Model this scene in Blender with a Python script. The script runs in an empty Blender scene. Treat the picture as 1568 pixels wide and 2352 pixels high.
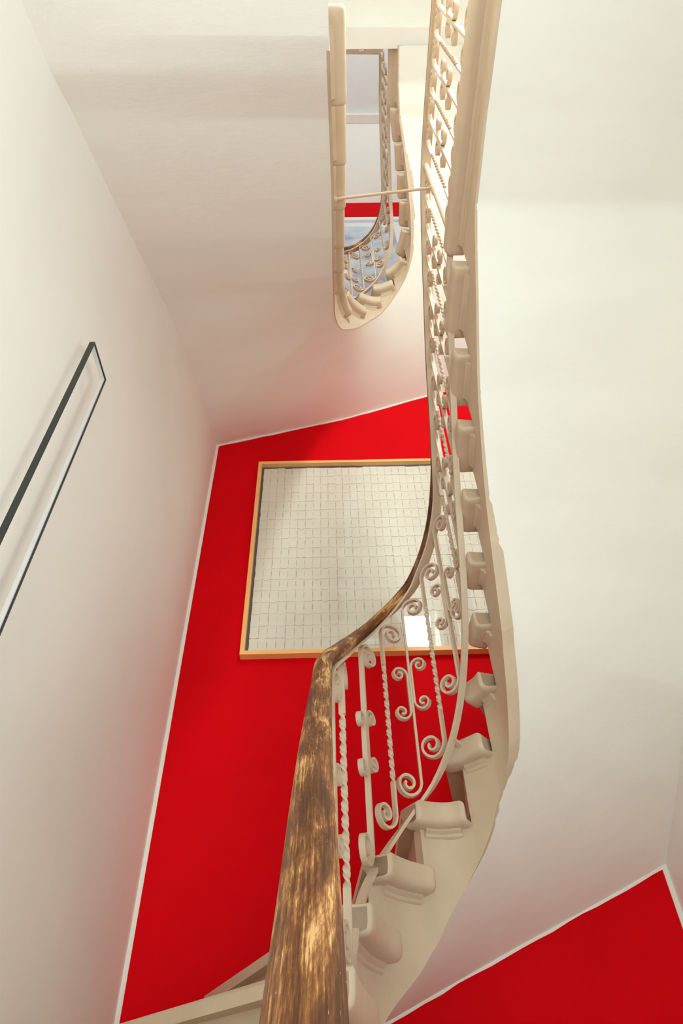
import bpy, bmesh, math, random
import numpy as np
from mathutils import Vector, Matrix
random.seed(7); rng=np.random.default_rng(7)
SC=bpy.context.scene; COL=SC.collection
ZO=1.375            # eye height above the ground floor; all numbers below are metres from the eye, floor at -1.375

# ------------------------------------------------------------------ materials
def nodes(name):
    m=bpy.data.materials.new(name); m.use_nodes=True; nt=m.node_tree
    return m,nt,nt.nodes,nt.links,nt.nodes['Principled BSDF']
def N(nt,t,**k):
    n=nt.nodes.new(t)
    for a,v in k.items():
        if a in n.inputs: n.inputs[a].default_value=v
        else: setattr(n,a,v)
    return n
def ramp(nt,fac,stops):
    r=nt.nodes.new('ShaderNodeValToRGB'); el=r.color_ramp.elements
    while len(el)<len(stops): el.new(.5)
    for e,(p,c) in zip(el,stops): e.position=p; e.color=(*c,1) if len(c)==3 else c
    nt.links.new(fac,r.inputs[0]); return r
def s2l(r,g,b):
    f=lambda c:(c/255/12.92 if c/255<=.04045 else ((c/255+.055)/1.055)**2.4)
    return (f(r),f(g),f(b))
def paint(name,c1,c2,scale=3.,bscale=40.,bump=.15,rough=.6,dist=.004,stretch=(1,1,1)):
    m,nt,ns,ln,b=nodes(name)
    tc=N(nt,'ShaderNodeTexCoord'); mp=N(nt,'ShaderNodeMapping'); mp.inputs['Scale'].default_value=stretch
    ln.new(tc.outputs['Object'],mp.inputs[0])
    n1=N(nt,'ShaderNodeTexNoise',Scale=scale,Detail=5.,Roughness=.6); ln.new(mp.outputs[0],n1.inputs['Vector'])
    r=ramp(nt,n1.outputs['Fac'],[(.3,c1),(.7,c2)]); ln.new(r.outputs[0],b.inputs['Base Color'])
    n2=N(nt,'ShaderNodeTexNoise',Scale=bscale,Detail=6.,Roughness=.65); ln.new(mp.outputs[0],n2.inputs['Vector'])
    bp=N(nt,'ShaderNodeBump',Strength=bump,Distance=dist); ln.new(n2.outputs['Fac'],bp.inputs['Height']); ln.new(bp.outputs[0],b.inputs['Normal'])
    b.inputs['Roughness'].default_value=rough
    return m
M={}
M['plaster']=paint('white_plaster',(.83,.82,.765),(.87,.86,.81),2.2,7.,.18,.75,.012)
M['soffit']=paint('soffit_plaster',(.83,.82,.765),(.87,.86,.81),2.2,4.,.22,.75,.012,(1.,2.6,1.))
M['ceiling']=paint('ceiling_plaster',(.76,.76,.74),(.80,.80,.78),2.,8.,.3,.8,.01)
M['red']=paint('red_wall_paint',(.62,.0003,.004),(.70,.0005,.006),2.2,26.,.25,.8,.006)
M['red'].node_tree.nodes['Principled BSDF'].inputs['Specular IOR Level'].default_value=.08
M['white']=paint('white_trim_paint',(.82,.80,.74),(.86,.84,.79),6.,60.,.2,.6)
M['stone']=paint('beige_stone_paint',(.56,.44,.31),(.63,.505,.37),7.,30.,.35,.5,.004)
M['iron']=paint('beige_iron_paint',(.58,.46,.335),(.64,.52,.385),12.,90.,.35,.42,.002)
M['floor']=paint('stone_floor',(.68,.65,.59),(.76,.73,.67),4.,30.,.2,.5)
M['pine']=paint('pine_frame_wood',(.88,.46,.15),(.93,.54,.20),4.,40.,.1,.45,.001,(1,1,1))
M['black']=paint('dark_green_metal',(.010,.016,.013),(.016,.024,.020),8.,60.,.05,.4)
M['liner']=paint('pale_diffuser',(.62,.60,.60),(.66,.64,.64),4.,40.,.0,.5)
M['darkliner']=paint('dark_grey_liner',(.055,.058,.052),(.07,.074,.066),8.,60.,.1,.7)
M['paper']=paint('cream_paper_tabs',(.75,.715,.60),(.82,.79,.68),5.,60.,.1,.85,.001)
M['mount']=paint('mount_card',(.50,.455,.355),(.56,.51,.40),5.,60.,.1,.9,.001)
M['framewhite']=paint('white_lacquer',(.80,.82,.84),(.84,.86,.88),6.,60.,.0,.4)
def art_mat():
    m,nt,ns,ln,b=nodes('blue_cloud_painting')
    tc=N(nt,'ShaderNodeTexCoord')
    n1=N(nt,'ShaderNodeTexNoise',Scale=3.2,Detail=8.,Roughness=.62,Distortion=.6); ln.new(tc.outputs['Object'],n1.inputs['Vector'])
    r=ramp(nt,n1.outputs['Fac'],[(.32,(.30,.31,.46)),(.42,(.44,.49,.60)),(.52,(.58,.65,.72)),(.70,(.78,.81,.84))])
    ln.new(r.outputs[0],b.inputs['Base Color']); b.inputs['Roughness'].default_value=.6
    return m
M['art']=art_mat()
def glass_mat():
    m=bpy.data.materials.new('picture_glass'); m.use_nodes=True; nt=m.node_tree; nt.nodes.clear()
    o=N(nt,'ShaderNodeOutputMaterial'); mx=N(nt,'ShaderNodeMixShader'); t=N(nt,'ShaderNodeBsdfTransparent'); g=N(nt,'ShaderNodeBsdfGlossy',Roughness=0.0)
    f=N(nt,'ShaderNodeLayerWeight',Blend=.5)      # facing = 1-|cos|; Schlick reflectance of one glass face
    p=N(nt,'ShaderNodeMath',operation='POWER'); p.inputs[1].default_value=5.; nt.links.new(f.outputs['Facing'],p.inputs[0])
    a=N(nt,'ShaderNodeMath',operation='MULTIPLY_ADD'); a.inputs[1].default_value=.945; a.inputs[2].default_value=.055
    nt.links.new(p.outputs[0],a.inputs[0]); nt.links.new(a.outputs[0],mx.inputs[0]); nt.links.new(t.outputs[0],mx.inputs[1]); nt.links.new(g.outputs[0],mx.inputs[2]); nt.links.new(mx.outputs[0],o.inputs[0])
    return m
M['glass']=glass_mat()
def rail_wood():
    m,nt,ns,ln,b=nodes('worn_handrail_wood')
    uv=N(nt,'ShaderNodeUVMap'); uv.uv_map='UVMap'
    def noise(sx,sy,sc,det,rough=.6,dist=0.):
        mp=N(nt,'ShaderNodeMapping'); mp.inputs['Scale'].default_value=(sx,sy,1); ln.new(uv.outputs[0],mp.inputs[0])
        n=N(nt,'ShaderNodeTexNoise',Scale=sc,Detail=det,Roughness=rough,Distortion=dist); ln.new(mp.outputs[0],n.inputs['Vector']); return n
    # u runs along the rail (m), v across the girth (m)
    grain=noise(7,330,1.,8.,.74)
    wear=noise(5.5,34,1.,7.,.72,.6)
    blot=noise(2.6,9,1.,3.,.55,.3)
    fine=noise(55,620,1.,5.,.75)
    def madd(*terms):
        acc=None
        for src,k in terms:
            n=N(nt,'ShaderNodeMath',operation='MULTIPLY'); ln.new(src,n.inputs[0]); n.inputs[1].default_value=k
            if acc is None: acc=n
            else:
                p=N(nt,'ShaderNodeMath',operation='ADD'); ln.new(acc.outputs[0],p.inputs[0]); ln.new(n.outputs[0],p.inputs[1]); acc=p
        return acc
    mx=madd((grain.outputs['Fac'],.42),(wear.outputs['Fac'],.62),(blot.outputs['Fac'],.50),(fine.outputs['Fac'],.26))
    r=ramp(nt,mx.outputs[0],[(.76,(.035,.012,.005)),(.86,(.11,.038,.011)),(.925,(.22,.085,.026)),(.975,(.45,.22,.075)),(1.05,(.68,.41,.17))])
    # small pale scratches and chips
    chip=noise(60,420,1.,3.,.6,.8); cr=ramp(nt,chip.outputs['Fac'],[(.715,(0,0,0)),(.74,(1,1,1))])
    mc=N(nt,'ShaderNodeMix'); mc.data_type='RGBA'; ln.new(cr.outputs[0],mc.inputs[0]); ln.new(r.outputs[0],mc.inputs[6]); mc.inputs[7].default_value=(.80,.70,.52,1)
    ln.new(mc.outputs[2],b.inputs['Base Color'])
    rr=ramp(nt,mx.outputs[0],[(.75,(.42,.42,.42)),(1.0,(.62,.62,.62))]); ln.new(rr.outputs[0],b.inputs['Roughness'])
    b.inputs['Specular IOR Level'].default_value=.28
    bp=N(nt,'ShaderNodeBump',Strength=.35,Distance=.002); ln.new(mx.outputs[0],bp.inputs['Height']); ln.new(bp.outputs[0],b.inputs['Normal'])
    return m
M['rail']=rail_wood()

# ------------------------------------------------------------------ object helpers
ORG={}
def finish(o,label=None,cat=None,group=None,kind=None):
    if label: o['label']=label
    if cat: o['category']=cat
    if group: o['group']=group
    if kind: o['kind']=kind
    return o
def thing(name,loc,label,cat,group=None):
    o=bpy.data.objects.new(name,None); COL.objects.link(o); o.empty_display_size=.1
    o.location=(loc[0],loc[1],loc[2]+ZO); ORG[o]=np.array(loc,float)
    return finish(o,label,cat,group)
def obj(name,verts,faces,mat,parent=None,loc=None,smooth=False,uvs=None,bevel=0,seg=2):
    V=np.array(verts,float)
    if parent is not None: w=ORG[parent]
    else: w=np.array(loc if loc is not None else V.mean(0))
    own=V.mean(0) if parent is not None else w
    me=bpy.data.meshes.new(name); me.from_pydata([tuple(v) for v in (V-own)],[],[tuple(f) for f in faces])
    if uvs is not None:
        l=me.uv_layers.new(name='UVMap')
        for i,lp in enumerate(me.loops): l.data[i].uv=uvs[lp.vertex_index]
    me.validate(); 
    bm=bmesh.new(); bm.from_mesh(me); bmesh.ops.recalc_face_normals(bm,faces=bm.faces); bm.to_mesh(me); bm.free()
    me.materials.append(mat)
    if smooth or parent is not None:
        for p in me.polygons: p.use_smooth=True
        if not smooth: me.set_sharp_from_angle(angle=math.radians(34))
    o=bpy.data.objects.new(name,me); COL.objects.link(o); ORG[o]=own
    if parent is not None: o.parent=parent; o.location=tuple(own-w)
    else: o.location=(own[0],own[1],own[2]+ZO)
    if bevel:
        b=o.modifiers.new('bevel','BEVEL'); b.width=bevel; b.segments=seg; b.limit_method='ANGLE'; b.angle_limit=math.radians(40)
        b.harden_normals=False
    return o
class MB:
    def __init__(s): s.v=[]; s.f=[]; s.uv=[]
    def add(s,V,F,uv=None):
        o=len(s.v); s.v+= [tuple(map(float,p)) for p in V]; s.f+=[tuple(i+o for i in f) for f in F]
        s.uv+= list(uv) if uv is not None else [(0,0)]*len(V)
    def box(s,a,b):
        x0,y0,z0=a; x1,y1,z1=b
        s.add([(x0,y0,z0),(x1,y0,z0),(x1,y1,z0),(x0,y1,z0),(x0,y0,z1),(x1,y0,z1),(x1,y1,z1),(x0,y1,z1)],
              [(0,3,2,1),(4,5,6,7),(0,1,5,4),(1,2,6,5),(2,3,7,6),(3,0,4,7)])
    def sweep(s,rings,closed_ends=True,uvu=None,uvv=None):
        # rings: list of (n,3) arrays, each a closed loop
        n=len(rings[0]); V=np.concatenate(rings); F=[]
        for i in range(len(rings)-1):
            for j in range(n):
                a=i*n+j; b=i*n+(j+1)%n; F.append((a,b,b+n,a+n))
        if closed_ends: F.append(tuple(range(n-1,-1,-1))); F.append(tuple((len(rings)-1)*n+j for j in range(n)))
        uv=None
        if uvu is not None: uv=[(uvu[i],uvv[j]) for i in range(len(rings)) for j in range(n)]
        s.add(V,F,uv)
    def obj(s,name,mat,parent=None,**k): return obj(name,s.v,s.f,mat,parent,uvs=s.uv if k.pop('uv',False) else None,**k)

# ------------------------------------------------------------------ curves
def spline(P,n=24):
    P=np.array(P,float); out=[]
    E=np.vstack([2*P[0]-P[1],P,2*P[-1]-P[-2]])
    d=lambda a,b: max(np.linalg.norm(a-b)**.5,1e-6)
    for i in range(len(P)-1):
        p0,p1,p2,p3=E[i:i+4]
        t0=0;t1=t0+d(p0,p1);t2=t1+d(p1,p2);t3=t2+d(p2,p3)
        for j in range(n):
            t=t1+(t2-t1)*j/n
            A1=(t1-t)/(t1-t0)*p0+(t-t0)/(t1-t0)*p1;A2=(t2-t)/(t2-t1)*p1+(t-t1)/(t2-t1)*p2;A3=(t3-t)/(t3-t2)*p2+(t-t2)/(t3-t2)*p3
            B1=(t2-t)/(t2-t0)*A1+(t-t0)/(t2-t0)*A2;B2=(t3-t)/(t3-t1)*A2+(t-t1)/(t3-t1)*A3
            out.append((t2-t)/(t2-t1)*B1+(t-t1)/(t2-t1)*B2)
    out.append(P[-1]); return np.array(out)
class Path:
    def __init__(s,pts,n=24):
        s.P=spline(pts,n); q=s.P[:,:2]
        s.S=np.r_[0,np.cumsum(np.linalg.norm(np.diff(q,axis=0),axis=1))]; s.kn=s.S[::n]; s.L=s.S[-1]
    def at(s,u): return np.array([np.interp(u,s.S,s.P[:,i]) for i in range(s.P.shape[1])])
    def tan(s,u,h=.02):
        t=s.at(min(u+h,s.L))-s.at(max(u-h,0)); t=t[:2]; return t/np.linalg.norm(t)
    def nrm(s,u): t=s.tan(u); return np.array([-t[1],t[0]])

XL,XR,YB,YF=-.73,1.22,2.65,-1.9
FLOOR=-1.375
# wall line parameter: up the left wall, along the red wall, back down the right wall
WL=[(XL,YF),(XL,YB),(XR,YB),(XR,YF)]; WS=[0,YB-YF,YB-YF+XR-XL,2*(YB-YF)+XR-XL]
def wall_at(w): return np.array([np.interp(w,WS,[p[i] for p in WL]) for i in (0,1)])
def wp(x=None,y=None,side='l'):
    return {'l':lambda:y-YF,'b':lambda:WS[1]+x-XL,'r':lambda:WS[2]+YB-y}[side]()
RISE=.18; THK=.065; OFF=.055
def znose(k): return 2.34-RISE*(12-k)

# ------------------------------------------------------------------ staircases
def staircase(name,label,TP,W,zoff,zs_tab,zw_tab,kfirst,klast,s_end_y):
    ks=sorted(TP); P=Path([TP[k] for k in ks]); sk=dict(zip(ks,P.kn))
    root=thing(name,(.27,1.8,zoff+znose(kfirst)),label,'staircase','stone staircases of the stairwell')
    wk=lambda k: W[k]
    kk_of=lambda s: float(np.interp(s,P.kn,ks))
    w_of=lambda s: float(np.interp(s,P.kn,[W[k] for k in ks]))
    zs=lambda s: float(np.interp(kk_of(s),[a for a,_ in zs_tab],[b for _,b in zs_tab]))
    zw=lambda w: float(np.interp(w,[a for a,_ in zw_tab],[b for _,b in zw_tab]))
    def q(s,d): n=P.nrm(s); return P.at(s)[:2]+n*d
    # --- soffit, ruled from the string to the walls
    ksf=ks[0]; ss=sorted(set(list(np.arange(sk[ksf],P.L,.02))+[P.L]+[sk[k] for k in ks if sk[k]>=sk[ksf]]))
    for wc in (WS[1],WS[2]):
        sc=float(np.interp(wc,[W[k] for k in ks],P.kn)); ss.append(sc)
    ss=sorted(ss); nv=14; V=[];F=[]
    for i,s in enumerate(ss):
        a=q(s,OFF+.002); w=w_of(s); b=wall_at(w); za=zs(s); zb=zw(w)
        for j in range(nv+1):
            t=j/nv; p=a+(b-a)*t; V.append((p[0],p[1],za+(zb-za)*t))
    n=nv+1; m=len(V)
    V+= [(v[0],v[1],v[2]+.03) for v in V]
    for i in range(len(ss)-1):
        for j in range(nv):
            a=i*n+j; F.append((a,a+1,a+n+1,a+n)); F.append((m+a,m+a+n,m+a+n+1,m+a+1))
    o=obj('soffit',V,F,M['soffit'],root,smooth=True); finish(o,'white plastered underside')
    # --- string: stepped solid band under the tread ends
    mb=MB()
    seq=[k for k in ks if kfirst<=k<=klast]
    for k in seq:
        s0=sk[k]+.035; s1=(sk[k+1]+.035) if k<klast else P.L
        us=np.linspace(s0,s1,max(3,int((s1-s0)/.012))); rings=[]
        zt=znose(k)+zoff+.004
        for u in us:
            a=q(u,OFF); b=q(u,OFF+.04); z0=zs(u)-.004
            rings.append(np.array([(*a,z0),(*q(u,OFF+.006),z0+.002),(*b,z0+.024),(*b,zt),(*a,zt)]))
        mb.sweep(rings)
    mb.obj('stringer',M['stone'],root)
    # --- treads with returned ends, moulding under the end, risers
    for k in seq:
        zb=znose(k)+zoff
        s0=sk[k]; s1=min((sk[k+1]+.04) if k<klast else P.L, P.L)
        w0=W[k]; w1=W[k+1] if (k+1) in W else W[k]
        cut=[c for c in (WS[1],WS[2]) if w0<c<w1]
        us=sorted(set(list(np.linspace(0,1,max(6,int((s1-s0)/.014))))+[(c-w0)/(w1-w0) for c in cut]))
        rings=[]
        Ls=s1-s0; e0=[(0,.010),(.003,.005),(.007,.002),(.012,0.)]
        ends=[(u/Ls,ins) for u,ins in e0]
        tt=sorted([(t,0.) for t in us if .016/Ls<t<1-.016/Ls]+ends+[(1-t,i) for t,i in ends])
        for t,ins in tt:
            I=P.at(s0+Ls*t)[:2]; O=wall_at(w0+(w1-w0)*t)
            nn=P.nrm(s0+Ls*t); sc=min(s0+Ls*t,(sk[k+1]+.022) if k<klast else P.L); J=q(sc,OFF+.028)
            prof=[(.004+ins*.7,THK-ins),(.0+ins,THK-.006-ins*.5),(.0+ins,.026),(.003+ins,.012),(.010+ins,.004+ins*.5),(.021+ins*.5,ins*.8),(OFF-.004,ins*.8),(OFF+.012,ins*.8)]
            r=[(*(I+nn*a),zb+h) for a,h in prof]+[(*J,zb+.035),(*O,zb+.035),(*O,zb+THK),(*J,zb+THK-ins)]
            rings.append(np.array(r))
        mb=MB(); mb.sweep(rings); t=mb.obj('tread',M['stone'],root)
        # cove strip under the tread end
        a0=s0+.045; a1=min((sk[k+1]+.015) if k<klast else P.L,P.L)
        if a1-a0>.02:
            rings=[]
            for u in np.linspace(a0,a1,max(3,int((a1-a0)/.03))):
                a=q(u,OFF-.016); b=q(u,OFF-.006); c=q(u,OFF+.004)
                rings.append(np.array([(*a,zb+.001),(*a,zb-.006),(*b,zb-.012),(*b,zb-.02),(*c,zb-.026),(*c,zb+.001)]))
            mb=MB(); mb.sweep(rings); mb.obj('cove_moulding',M['stone'],t)
        # riser
        if k>kfirst or True:
            u=s0+.035; a=q(u,OFF+.002); b=q(u+.02,OFF+.002)
            oa=wall_at(w0+.035); ob=wall_at(w0+.055)
            zl=zb-RISE+THK
            mb=MB(); mb.sweep([np.array([(*a,zl),(*b,zl),(*b,zb+.04),(*a,zb+.04)]),np.array([(*oa,zl),(*ob,zl),(*ob,zb+.04),(*oa,zb+.04)])])
            mb.obj('riser',M['stone'],root)
    return root,P,sk

TP0={-9:(.03,-.66),-8:(.03,-.42),-7:(.03,-.18),-6:(.03,.06),-5:(.03,.30),-4:(.03,.50),-3:(.028,.70),-2:(.026,.88),-1:(.024,1.06),0:(.024,1.29),1:(.072,1.63),2:(.14,1.87),3:(.24,1.985),4:(.34,2.015),5:(.42,1.955),6:(.458,1.905),7:(.468,1.825),8:(.466,1.72),9:(.462,1.59),10:(.45,1.423),11:(.44,1.245),12:(.434,1.01),13:(.428,-.6)}
TP1={-6:(.07,-.4),-5:(.075,.30),-4:(.08,.53),-3:(.086,.77),-2:(.088,1.0),-1:(.089,1.24),0:(.092,1.44),1:(.098,1.64),2:(.135,1.86),3:(.217,1.955),4:(.31,1.992),5:(.40,1.978),6:(.482,1.915),7:(.516,1.80),8:(.517,1.679),9:(.51,1.553),10:(.499,1.415),11:(.472,1.242),12:(.455,.85)}
def shift(TP,n): return {k+n:v for k,v in TP.items()}
right={5:wp(x=.75,side='b'),6:wp(x=1.08,side='b'),7:wp(y=2.34,side='r'),8:wp(y=2.02,side='r'),9:wp(y=1.75,side='r'),10:wp(y=1.5,side='r'),11:wp(y=1.26,side='r'),12:wp(y=1.01,side='r')}
W0={k:wp(y=TP0[k][1]) for k in range(-9,0)}
W0.update({-1:wp(y=1.30),0:wp(y=2.08),1:wp(x=-.45,side='b'),2:wp(x=.02,side='b'),3:wp(x=.2,side='b'),4:wp(x=.47,side='b'),**right,13:wp(y=-.6,side='r')})
zs0=[(-9,-1.5)]+[(k,znose(k)-.31) for k in (-8,-5,-1,0)]+[(1.2,.075),(2,.236),(2.75,.328),(3.5,.441),(4.24,.606),(5.16,.745),(5.9,.828),(6.5,.907),(7,.968),(7.6,1.061),(8.27,1.168),(8.7,1.293),(9.14,1.423),(9.6,1.547),(10.33,1.688),(11,1.818),(12,2.005),(12.075,2.12),(12.14,2.205),(12.3,2.235),(13,2.25)]
def red0(x): return float(np.interp(x,[-.73,.164,.314,.632,.802,.979,1.216],[.02,.348,.411,.542,.609,.68,.781]))
zw0=[(wp(y=-.66),-1.5),(wp(y=.23),-1.2),(wp(y=1.02),-.72),(wp(y=1.9),-.2),(WS[1],.02)]+[(wp(x=x,side='b'),red0(x)) for x in (-.4,0,.164,.314,.632,.802,.979)]+[(WS[2],.781),(right[7],.95),(right[8],1.15),(right[9],1.42),(right[10],1.64),(right[11],1.82),(right[12],2.005),(wp(y=.79,side='r'),2.205),(wp(y=.5,side='r'),2.235),(wp(y=-.6,side='r'),2.25)]
stair0,P0,sk0=staircase('staircase','lower stone staircase curling up from the bottom right, its white underside bright at right',TP0,W0,0,zs0,zw0,-8,12,None)

W1={k:wp(y=TP1[k][1]) for k in range(-6,0)}
W1.update({-6:wp(y=-.4),-1:wp(y=1.30),0:wp(y=1.75),1:wp(y=2.35),2:wp(x=-.25,side='b'),3:wp(x=.12,side='b'),4:wp(x=.42,side='b'),**right,11:wp(y=1.242,side='r'),12:wp(y=.85,side='r')})
W1=shift(W1,18)
zl=[(.23,2.03),(.388,2.10),(.496,2.185),(.762,2.352),(1.022,2.522),(1.404,2.782),(1.908,3.04),(2.65,3.319)]
zs1=[(12,1.74),(13,2.02),(13.39,2.085),(14,2.215),(15,2.37),(16,2.52),(17,2.70),(18,2.89),(19,3.10),(20.1,3.435),(20.96,3.628),(21.75,3.80),(22.36,3.90),(23.08,4.045),(23.69,4.16),(24.31,4.275),(25.1,4.39),(26,4.49),(27.08,4.66),(28.07,4.95),(28.6,5.07),(29,5.165),(29.18,5.195),(29.45,5.28),(30,5.31)]
zw1=[(wp(y=-.4),1.76)]+[(wp(y=y),z) for y,z in zl]+[(wp(x=x,side='b'),z) for x,z in ((-.391,3.427),(.13,3.594),(.707,3.844))]+[(WS[2],4.0),(right[7],4.22),(right[8],4.40),(right[9],4.6),(right[10],4.88),(right[11],5.165),(wp(y=1.17,side='r'),5.195),(wp(y=1.06,side='r'),5.315),(wp(y=.85,side='r'),5.315)]
stair1,P1,sk1=staircase('staircase','upper stone staircase rising from upper left around the narrow well near the top',shift(TP1,18),W1,0,zs1,zw1,13,29,None)

# ------------------------------------------------------------------ railings
def sec_ring(c,t,n,up,prof): return np.array([c+n*a+up*b for a,b in prof])
UP=np.array([0,0,1.])
LB=.78
def frame(P,s,h=.02):
    a=P.at(max(s-h,0))[:3]; b=P.at(min(s+h,P.L))[:3]; t=b-a; t/=np.linalg.norm(t)
    n=np.array([-t[1],t[0],0]); n/=np.linalg.norm(n); u=np.cross(t,n)*-1.0
    if u[2]<0: u=-u
    return P.at(s)[:3],t,n,u
def sweep_path(P,prof,s0,s1,dz,step=.02,vertical=False):
    mb=MB(); us=np.linspace(s0,s1,max(4,int((s1-s0)/step))); rings=[]
    per=np.r_[0,np.cumsum(np.linalg.norm(np.diff(np.array(prof+[prof[0]]),axis=0),axis=1))][:-1]
    L3=0;last=None;uu=[]
    for u in us:
        c,t,n,up=frame(P,u)
        if last is not None: L3+=np.linalg.norm(c-last)
        last=c; uu.append(L3)
        if vertical: up=UP
        off=UP*-P.at(u)[3] if dz=='L' else up*dz
        rings.append(np.array([c+off+n*a+up*b for a,b in prof]))
    mb.sweep(rings,True,uu,per); return mb
def ribbon(mb,P,s0,zf,pts,th,wd,tw=None):
    # pts: list of (ds,z) 2-D centreline in the surface of the railing; th thickness in-plane, wd width across
    pts=np.array(pts); rings=[]
    for i,(ds,z) in enumerate(pts):
        a=pts[max(i-1,0)]; b=pts[min(i+1,len(pts)-1)]; d=b-a; d/=np.linalg.norm(d); nn=np.array([-d[1],d[0]])
        r=[]
        k=tw[i] if tw is not None else 0
        for e,f in ((-1,-1),(1,-1),(1,1),(-1,1)):
            x=e*th/2; y=f*wd/2
            x,y=x*math.cos(k)-y*math.sin(k), x*math.sin(k)+y*math.cos(k)
            ps=ds+nn[0]*x; pz=z+nn[1]*x
            s=min(max(s0+ps,0),P.L); base=P.at(s)[:2]; ex=s0+ps-s
            base=base+P.tan(s)*ex+P.nrm(s)*y
            r.append((base[0],base[1],zf+pz))
        rings.append(np.array(r))
    mb.sweep(rings)
def spiral(cx,cz,r0,r1,a0,turns,sgn,n=34):
    t=np.linspace(0,1,n); a=a0+sgn*2*math.pi*turns*t; r=r0+(r1-r0)*t**.85
    return [(cx+r_*math.cos(a_),cz+r_*math.sin(a_)) for r_,a_ in zip(r,a)]
def baluster(P,s0,kind,root,zr,zb):
    h=zr-zb; R=.047
    jr=random.uniform(-.004,.003); R1=R+jr
    zt=h-R1+.004
    top=spiral(R1,zt,R1,.008,math.pi,1.62,-1)
    bot=spiral(-R1,R1-.002,R1,.008,0,1.62,-1)
    mid=list(np.linspace(R1,zt,3)[1:-1])
    mb=MB()
    if kind=='t':
        z0,z1=.20*h,.76*h; n=150
        zz=np.linspace(z0,z1,n)
        line=bot[::-1]+[(0,z0-.01)]
        ribbon(mb,P,s0,zb,line+[(0,z0)],.008,.017)
        ribbon(mb,P,s0,zb,[(0,z) for z in zz],.0085,.0150,[math.pi*(z-z0)/.034 for z in zz])
        ribbon(mb,P,s0,zb,[(0,z1),(0,z1+.01)]+top,.008,.017)
    else:
        ribbon(mb,P,s0,zb,bot[::-1]+[(0,.3*h),(0,.5*h),(0,.7*h)]+top,.0085,.017)
    o=mb.obj('baluster',M['iron'],root,smooth=False)
    if kind=='c':
        r=.03
        for sg,dz in ((-1,-.018),(1,.018)):
            zc=.495*h+dz; x0=sg*.0085; hl=.071
            up=spiral(x0+sg*r,zc+hl,r,.006,math.pi if sg>0 else 0,1.35,-sg,26)
            dn=spiral(x0+sg*r,zc-hl,r,.006,math.pi if sg>0 else 0,1.35,sg,26)
            mb=MB(); ribbon(mb,P,s0,zb,dn[::-1]+[(x0,zc-.03),(x0,zc),(x0,zc+.03)]+up,.007,.016)
            mb.obj('scroll',M['iron'],o)
    return o
WOOD=[(.0155*math.cos(a)*1.36,.004+.017*math.sin(a)) for a in np.linspace(-.35,math.pi+.35,15)]+[(-.015,-.016),(.015,-.016)]
PLATE=[(-.0215,-.0035),(.0215,-.0035),(.0215,.0035),(-.0215,.0035)]
BAR=[(-.011,-.005),(.011,-.005),(.011,.005),(-.011,.005)]
def railing(label,pts,s_a,s_b,anchor,kind0,kinds,posts=(),brackets=(),pitch=.096):
    P=Path(pts,12); base=P.at(0)
    root=thing('stair_railing',(base[0],base[1],base[2]-LB),label,'railing','wrought iron stair railings')
    o=sweep_path(P,WOOD,0,P.L,0).obj('handrail',M['rail'],root,smooth=True,uv=True); finish(o,'worn brown varnished wooden handrail')
    sweep_path(P,PLATE,0,P.L,-.0195).obj('rail_plate',M['iron'],root)
    sweep_path(P,BAR,0,P.L,'L').obj('bottom_rail',M['iron'],root)
    i1=math.floor((s_b-anchor)/pitch); i0=math.ceil((s_a-anchor)/pitch)
    sl=[(anchor+i*pitch,i) for i in range(i0,i1+1)]
    if kinds is not None:       # spacing measured along the lower turn
        lo=kinds; sl=[(anchor+i*pitch,i) for i in range(0,i1+1)]+[(q_,-1-j) for j,q_ in enumerate(lo)]
        sl+=[(lo[-1]-pitch*j,-len(lo)-j) for j in range(1,40) if lo[-1]-pitch*j>s_a]
    for s,i in sl:
        if any(abs(s-ps)<.03 for ps in posts): continue
        p_=P.at(s)
        baluster(P,s,'t' if (i+kind0)%2==0 else 'c',root,p_[2]-.022,p_[2]-p_[3]+.004)
    for ps in posts:
        c=P.at(ps); mb=MB(); r=.0125
        ring=lambda z,rr: np.array([(c[0]+rr*math.cos(a),c[1]+rr*math.sin(a),z) for a in np.linspace(0,2*math.pi,13)[:-1]])
        mb.sweep([ring(c[2]-LB-.05,r),ring(c[2]-LB+.02,r*1.3),ring(c[2]-LB+.05,r),ring(c[2]-.36,r),ring(c[2]-.35,r*1.35),ring(c[2]-.33,r*1.35),ring(c[2]-.32,r),ring(c[2]-.022,r)])
        mb.obj('newel_post',M['iron'],root)
    for s,dn in brackets:
        p=P.at(s); n=P.nrm(s); z=p[2]-p[3]; mb=MB(); rr=[]
        for t in np.linspace(0,1,8):
            q=p[:2]+n*dn*t; zz=z-.012*math.sin(t*math.pi/2); tg=P.tan(s)*.007
            rr.append(np.array([(*(q-tg),zz-.005),(*(q+tg),zz-.005),(*(q+tg),zz+.005),(*(q-tg),zz+.005)]))
        mb.sweep(rr); mb.obj('bracket',M['iron'],root)
    return root,P
def ra(y): return -.27+.82*y
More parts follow.
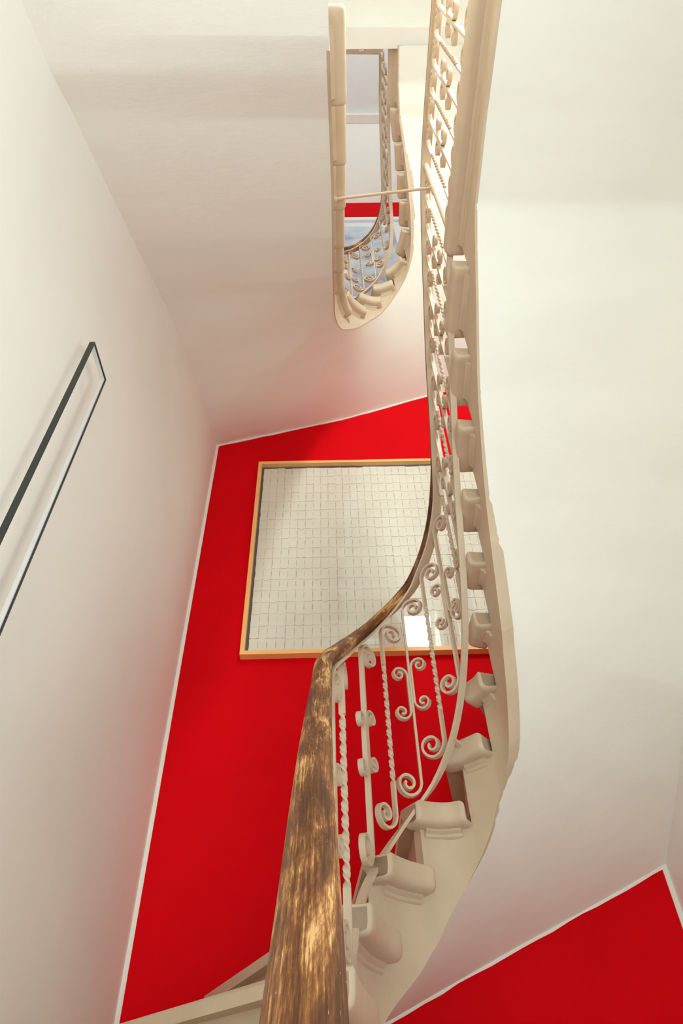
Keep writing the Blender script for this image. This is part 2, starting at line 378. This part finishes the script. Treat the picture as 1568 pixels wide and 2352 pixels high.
R0=[(-.004,-.35,ra(-.35),.735),(-.010,0,ra(0),.735),(-.0175,.4,ra(.4),.735),(-.0245,.75,ra(.75),.735),(-.026,1.15,ra(1.15),.735),(-.020,1.36,.868,.735),(.018,1.53,1.013,.735),(.036,1.66,1.114,.728),(.070,1.83,1.2535,.745),(.117,1.93,1.358,.756),(.181,1.99,1.461,.765),(.243,2.012,1.543,.772),(.305,2.004,1.62,.777),(.363,1.955,1.722,.78),(.412,1.905,1.87,.78),(.447,1.845,2.07,.78),(.455,1.75,2.237,.78),(.455,1.643,2.41,.78),(.455,1.529,2.583,.78),(.455,1.40,2.738,.78),(.455,1.269,2.894,.78),(.455,1.131,3.045,.78),(.455,1.03,3.13,.78),(.455,.93,3.185,.78),(.455,.75,3.213,.78),(.455,.4,3.225,.78),(.455,0,3.225,.78),(.455,-.5,3.225,.78)]
tmp=Path(R0,12)
def near(P,x,y): d=np.hypot(P.P[:,0]-x,P.P[:,1]-y); return P.S[int(np.argmin(d))]
rail0,RP0=railing('lower scrolled iron railing with the big worn handrail in the foreground',R0,.15,tmp.L-.05,near(tmp,.181,1.99)-.010,0,[near(tmp,.0905,1.88),near(tmp,.019,1.535),near(tmp,-.006,1.42)],posts=(near(tmp,.455,.945),),brackets=((near(tmp,.37,1.95),.09),(near(tmp,-.02,.6),.06),(near(tmp,.455,1.3),.05)))
z1=lambda y:2.106+.78*y+.82
R1=[(0.,-.3,3.0,.78),(0.,.1,z1(.1),.78),(0.,.6,z1(.6),.78),(0.,1.1,z1(1.1),.78),(.003,1.5,z1(1.5),.78),(.03,1.72,4.27,.78),(.07,1.86,4.46,.78),(.13,1.965,4.69,.78),(.19,2.01,4.82,.78),(.272,2.032,4.97,.78),(.345,2.022,5.09,.78),(.41,1.985,5.23,.78),(.453,1.92,5.36,.78),(.474,1.84,5.52,.78),(.482,1.75,5.76,.78),(.484,1.55,6.06,.78),(.484,1.40,6.22,.78),(.483,1.32,6.275,.78),(.480,1.15,6.29,.78),(.474,1.05,6.29,.78)]
tmp1=Path(R1,12)
rail1,RP1=railing('upper scrolled iron railing seen from below around the top of the well',R1,.1,tmp1.L-.03,near(tmp1,.25,2.03),0,None)
# top landing rail returning across the well, part of the upper railing
RX=[(.486,1.04,6.29),(.3,1.036,6.29),(0,1.034,6.29),(-.3,1.034,6.29),(-.72,1.034,6.29)]
RX=[(*p,.78) for p in RX]; PX=Path(RX,12)
sweep_path(PX,WOOD,0,PX.L,0).obj('handrail',M['rail'],rail1,smooth=True,uv=True)
sweep_path(PX,PLATE,0,PX.L,-.0195).obj('rail_plate',M['iron'],rail1)
def bowed(x):
    mb=MB(); r=[]
    for t in np.linspace(0,1,16):
        y=.90+(1.034-.90)*t; z=5.50+(6.26-5.50)*t
        r.append(np.array([(x-.005,y-.006,z),(x+.005,y-.006,z),(x+.005,y+.006,z),(x-.005,y+.006,z)]))
    mb.sweep(r); mb.obj('baluster',M['iron'],rail1)
for x in (-.6,-.45,-.3,-.15,0.,.15,.3): bowed(x)

# tie rod across the well
def rod(a,b,r=.0062):
    a=np.array(a);b=np.array(b); d=(b-a)/np.linalg.norm(b-a); u=np.array([0,0,1.]); n=np.cross(d,u); n/=np.linalg.norm(n); u=np.cross(n,d)
    ring=lambda c,rr: np.array([c+n*rr*math.cos(q)+u*rr*math.sin(q) for q in np.linspace(0,2*math.pi,11)[:-1]])
    L=np.linalg.norm(b-a); mb=MB()
    mb.sweep([ring(a-d*.0,r*2.0),ring(a+d*.012,r*2.0),ring(a+d*.016,r),ring(b-d*.016,r),ring(b-d*.012,r*1.7),ring(b,r*1.7)])
    o=mb.obj('tie_rod',M['iron'],None,loc=tuple((a+b)/2),smooth=False)
    return finish(o,'thin beige iron tie rod spanning the well from stair edge to railing post','rod')
rod((.035,.985,2.862),(.447,.945,2.866))

# ------------------------------------------------------------------ room shell
def struct(o): o['kind']='structure'; return o
TOP=8.9
def boxobj(name,a,b,mat,**k):
    mb=MB(); mb.box(a,b); return mb.obj(name,mat,None,**k)
def boxes(name,L,mat):
    mb=MB()
    for a,b in L: mb.box(a,b)
    return struct(mb.obj(name,mat,None))
T=.12
boxes('floor',[((XL-T,YF-T,FLOOR-.1),(XR+T,YB+T,FLOOR))],M['floor'])
LW=[(-1.2,.8,6.2,8.0)]  # unseen opening cut for the added top light
boxes('wall_back',[((XL,YB,FLOOR),(XR,YB+T,TOP))],M['red'])
# right wall with unseen openings cut for the added lights (behind the viewer's shoulder)
WIN=[(-1.65,.22,-1.2,1.92),(-1.05,.65,2.75,4.9),(-1.3,.3,6.0,7.9)]
def holed(x0,x1,y0,y1,holes):
    L=[]; z=FLOOR
    for (a,b,c,d) in holes:
        L.append(((x0,y0,z),(x1,y1,c))); L.append(((x0,y0,c),(x1,a,d))); L.append(((x0,b,c),(x1,y1,d))); z=d
    L.append(((x0,y0,z),(x1,y1,TOP))); return L
boxes('wall_right',holed(XR,XR+T,YF-T,YB+T,WIN),M['plaster'])
boxes('wall_left',holed(XL-T,XL,YF-T,YB+T,LW),M['plaster'])
FW=[(-.62,1.12,-1.12,.34),(-.62,1.18,2.9,4.95)]
L=[];z=FLOOR
for (a,b,c,d) in FW:
    L+= [((XL,YF-T,z),(XR,YF,c)),((XL,YF-T,c),(a,YF,d)),((b,YF-T,c),(XR,YF,d))]; z=d
L.append(((XL,YF-T,z),(XR,YF,TOP)))
boxes('wall_front',L,M['plaster'])
wi=1  # frames in the openings, all out of view
for (a,b,c,d) in WIN:
    L=[((XR+.03,a,c),(XR+.08,a+.05,d)),((XR+.03,b-.05,c),(XR+.08,b,d)),((XR+.03,a,c),(XR+.08,b,c+.05)),((XR+.03,a,d-.05),(XR+.08,b,d)),((XR+.04,(a+b)/2-.02,c),(XR+.07,(a+b)/2+.02,d))]
    boxes('window_%d'%wi,L,M['white']); wi+=1
for (a,b,c,d) in FW:
    L=[((a,YF-.08,c),(a+.05,YF-.03,d)),((b-.05,YF-.08,c),(b,YF-.03,d)),((a,YF-.08,c),(b,YF-.03,c+.05)),((a,YF-.08,d-.05),(b,YF-.03,d)),(((a+b)/2-.02,YF-.07,c),((a+b)/2+.02,YF-.04,d))]
    boxes('window_%d'%wi,L,M['white']); wi+=1
# landings (floors between the flights)
def landing_mid():
    mb=MB()
    # right strip beside the well continues the stair; here the part towards the front wall
    mb.box((XL,YF,1.74),(.115,-.4,2.40)); mb.box((.115,YF,2.255),(XR,-.6,2.40))
    return struct(mb.obj('ceiling',M['plaster'],None))
landing_mid()
mb=MB(); mb.box((XL,YF,5.46),(XR,.75,5.56)); mb.box((XL,.75,5.325),(XR,.868,5.56))
struct(mb.obj('ceiling',M['plaster'],None))
# top ceiling: flat panel, cornice strip, sloping part down to the red wall
SY,SZ=2.0,8.19
mb=MB(); mb.sweep([np.array([(XL,YB,7.58),(XL,SY,SZ),(XL,SY,SZ+.1),(XL,YB,7.68)]),np.array([(XR,YB,7.58),(XR,SY,SZ),(XR,SY,SZ+.1),(XR,YB,7.68)])])
struct(mb.obj('ceiling',M['plaster'],None))
mb=MB(); mb.box((XL,YF-T,8.24),(XR,SY+.05,8.34)); struct(mb.obj('ceiling',M['ceiling'],None))
mb=MB(); mb.box((XL,1.93,8.17),(XR,SY+.01,8.25)); struct(mb.obj('trim_1',M['white'],None))
# narrow unpainted white edges around the red wall
mb=MB(); mb.box((XL,YB-.004,.0),(XL+.016,YB,3.36)); struct(mb.obj('trim_2',M['white'],None))
mb=MB(); mb.box((XR-.018,YB-.004,FLOOR),(XR,YB,.79)); struct(mb.obj('trim_3',M['white'],None))
def edge_strip(name,pts,h=.011):
    mb=MB(); rings=[]
    for x,z in pts: rings.append(np.array([(x,YB-.005,z-h),(x,YB,z-h),(x,YB,z+.02),(x,YB-.005,z+.02)]))
    mb.sweep(rings); return struct(mb.obj(name,M['white'],None))
xs=np.linspace(XL,XR,34)
edge_strip('trim_4',[(x,float(np.interp(x,[-.73,-.391,.13,.707,1.22],[3.319,3.427,3.594,3.844,4.05]))+random.uniform(-.003,.003)) for x in xs])
edge_strip('trim_5',[(x,red0(x)+random.uniform(-.003,.003)) for x in xs],.008)

# ------------------------------------------------------------------ framed paper relief on the red wall
def frame_parts(root,x0,x1,z0,z1,y0,y1,fw,mat):
    mb=MB()
    def mitre(a,b,c,d):  # outer a-b, inner c-d quads in xz extruded y0..y1
        q=[a,b,d,c]; V=[(x,y0,z) for x,z in q]+[(x,y1,z) for x,z in q]
        mb.add(V,[(0,1,2,3),(7,6,5,4),(0,4,5,1),(1,5,6,2),(2,6,7,3),(3,7,4,0)])
    O=[(x0,z0),(x1,z0),(x1,z1),(x0,z1)]; I=[(x0+fw,z0+fw),(x1-fw,z0+fw),(x1-fw,z1-fw),(x0+fw,z1-fw)]
    for i in range(4): mitre(O[i],O[(i+1)%4],I[i],I[(i+1)%4])
    return mb.obj('frame',mat,root)
AX0,AX1,AZ0,AZ1=-.440,.97,1.713,3.104
art=thing('framed_picture',((AX0+AX1)/2,YB,AZ0),'large square relief of cream paper tabs in a pine frame on the red wall','picture')
frame_parts(art,AX0,AX1,AZ0,AZ1,YB-.042,YB,.021,M['pine'])
mb=MB(); mb.box((AX0+.02,YB-.010,AZ0+.02),(AX1-.02,YB-.001,AZ1-.02)); mb.obj('backing_board',M['darkliner'],art)
mb=MB(); mb.box((AX0+.036,YB-.0125,AZ0+.03),(AX1-.036,YB-.0095,AZ1-.05)); mb.obj('mount_board',M['mount'],art)
nx,nz=31,18; ix0,ix1,iz0,iz1=AX0+.034,AX1-.034,AZ0+.028,AZ1-.046
cw=(ix1-ix0)/nx; ch=(iz1-iz0)/nz; mb=MB()
for r in range(nz):
    for c in range(nx):
        jx=random.uniform(-.0008,.0008); jz=random.uniform(-.004,.004)
        x=ix0+c*cw+jx; z=iz0+r*ch+jz; tl=random.uniform(.0018,.0042); tb=random.uniform(-.0015,.0015)
        yb=YB-.013; x1=x+cw*.985; zt=z+ch*1.10
        yl=yb-tl; yt=yb-.0008
        g=random.uniform(.0006,.0027); g2=random.uniform(.0001,.0005); h=ch
        pts=[(x+.0003,z+.005),(x+cw*.25,z+.0012),(x+cw*.5,z),(x+cw*.75,z+.0012),(x+cw-.0003,z+.005),(x+cw-.0003,z+h*.30),(x+cw-g,z+h*.42),(x+cw-g,z+h*.78),(x+cw-g2,z+h*.9),(x+cw-g2,zt),(x+g2,zt),(x+g2,z+h*.9),(x+g,z+h*.78),(x+g,z+h*.42),(x+.0003,z+h*.30)]
        def Y(px,pz): 
            f=(pz-z)/(zt-z); return yl+(yt-yl)*f+tb*((px-x)/cw-.5)
        F=[(px,Y(px,pz),pz) for px,pz in pts]; B=[(px,yb,pz) for px,pz in pts]
        n=len(pts); mb.add(F+B,[tuple(range(n))]+[(i,(i+1)%n,n+(i+1)%n,n+i) for i in range(n)])
mb.obj('paper_relief',M['paper'],art)
mb=MB(); mb.box((AX0+.021,YB-.036,AZ0+.021),(AX1-.021,YB-.034,AZ1-.021)); mb.obj('glazing',M['glass'],art)

# upper picture
BX0,BX1,BZ0,BZ1=-.42,.90,5.12,7.043
pic=thing('framed_picture',((BX0+BX1)/2,YB,BZ0),'blue grey clouded picture in a white frame high on the upper red wall','picture')
frame_parts(pic,BX0,BX1,BZ0,BZ1,YB-.045,YB,.08,M['framewhite'])
mb=MB(); mb.box((BX0+.075,YB-.02,BZ0+.075),(BX1-.075,YB-.001,BZ1-.075)); mb.obj('mount_board',M['framewhite'],pic)
mb=MB(); mb.box((BX0+.20,YB-.024,BZ0+.20),(BX1-.20,YB-.019,BZ1-.20)); mb.obj('canvas',M['art'],pic)

# ------------------------------------------------------------------ slim open frame light on the left wall
FX0,FX1=XL+.048,XL+.063
y0,y1,z0,z1=.965,1.093,.42,1.694
lamp=thing('wall_light',(XL,(y0+y1)/2,z0),'slim dark rectangular loop of a light standing off the white left wall','wall light')
def loop(a,b,ya,yb,za,zb,t):
    mb=MB(); mb.box((a,ya,za),(b,ya+t,zb)); mb.box((a,yb-t,za),(b,yb,zb)); mb.box((a,ya+t,za),(b,yb-t,za+t)); mb.box((a,ya+t,zb-t),(b,yb-t,zb)); return mb
loop(FX0,FX1,y0,y1,z0,z1,.004).obj('frame',M['black'],lamp)
o=loop(FX0+.0005,FX1-.0035,y0+.004,y1-.004,z0+.004,z1-.004,.0035).obj('diffuser',M['liner'],lamp); finish(o,'pale inner lining')
mb=MB()
mb.box((XL,y0+.05,z0+.0),(FX1-.004,y0+.075,z0+.004)); mb.box((XL,y0+.035,z0-.03),(XL+.012,y0+.09,z0+.05)); mb.obj('wall_bracket',M['black'],lamp)

# ------------------------------------------------------------------ camera
f=1500.; zen=(731,-302); CW,CH=1568,2352
zc=np.array([(zen[0]-CW/2)/f,(zen[1]-CH/2)/f,1.]); zc/=np.linalg.norm(zc)
fw=np.array([0,0,1.]); yv=fw-zc*fw.dot(zc); yv/=np.linalg.norm(yv); xv=np.cross(yv,zc)
a=math.radians(-1.3); y2=yv*math.cos(a)+xv*math.sin(a); x2=np.cross(y2,zc)
R=np.array([x2,y2,zc])
cam=bpy.data.cameras.new('camera'); co=bpy.data.objects.new('camera',cam); COL.objects.link(co)
right_=R@np.array([1,0,0]); up_=R@np.array([0,-1,0]); back_=R@np.array([0,0,-1])
Mx=Matrix(((right_[0],up_[0],back_[0],0),(right_[1],up_[1],back_[1],0),(right_[2],up_[2],back_[2],ZO),(0,0,0,1)))
co.matrix_world=Mx
cam.sensor_fit='VERTICAL'; cam.sensor_height=36; cam.lens=36*f/CH; cam.clip_start=.02
SC.camera=co

# ------------------------------------------------------------------ light: unseen area lights added for daylight
def area(name,loc,rot,sx,sy,power,color,spread=180):
    l=bpy.data.lights.new(name,'AREA'); l.shape='RECTANGLE'; l.size=sx; l.size_y=sy; l.energy=power; l.color=color; l.spread=math.radians(spread)
    o=bpy.data.objects.new(name,l); COL.objects.link(o); o.location=(loc[0],loc[1],loc[2]+ZO); o.rotation_euler=rot; return o
H=math.pi/2
NEU=(.935,1.,.98); COOL=(.90,.96,1.)
area('doorway_daylight',(XR+.06,-.71,-.12),(0,H,0),2.1,1.8,15,NEU)  # unseen light added at the right wall opening, strength fitted
area('doorway_daylight',(XR+.27,-.6,-.35),(0,H+.45,0),1.0,1.5,20,NEU,120)          # added upward fill for the soffits, tilted and narrowed
area('window_daylight',(.25,YF-.05,-.4),(H,0,0),1.7,1.4,4,NEU,90)
area('window_daylight',(.1,YF-.24,-.35),(H+.6,0,0),1.5,.9,14,NEU,110)  # added upward fill from the front, tilted and narrowed
area('window_daylight',(.25,YF-.05,3.9),(H,0,0),1.7,2.0,12,NEU)
area('window_daylight',(1.02,YF+.14,4.0),(H-.6,0,0),.32,1.8,46,NEU,120)            # added narrow downward fill, standing inside the front wall
area('window_daylight',(XR-.18,-.2,3.9),(0,H-.5,0),1.8,1.4,30,NEU,120)  # added downward fill standing inside the right wall
area('window_daylight',(XR+.05,-.5,6.95),(0,H,0),1.9,1.6,9,COOL)
area('window_daylight',(XL-.05,-.2,7.1),(0,-H,0),1.8,2.0,34,COOL)  # added cool fill high on the left, source unseen
w=bpy.data.worlds.new('world'); SC.world=w; w.use_nodes=True
w.node_tree.nodes['Background'].inputs[0].default_value=(.75,.85,1.,1); w.node_tree.nodes['Background'].inputs[1].default_value=.15
SC.view_settings.view_transform='Standard'; SC.view_settings.look='None'; SC.view_settings.exposure=.32; SC.view_settings.gamma=1
SC.cycles.max_bounces=12; SC.cycles.diffuse_bounces=7; SC.cycles.use_denoising=True
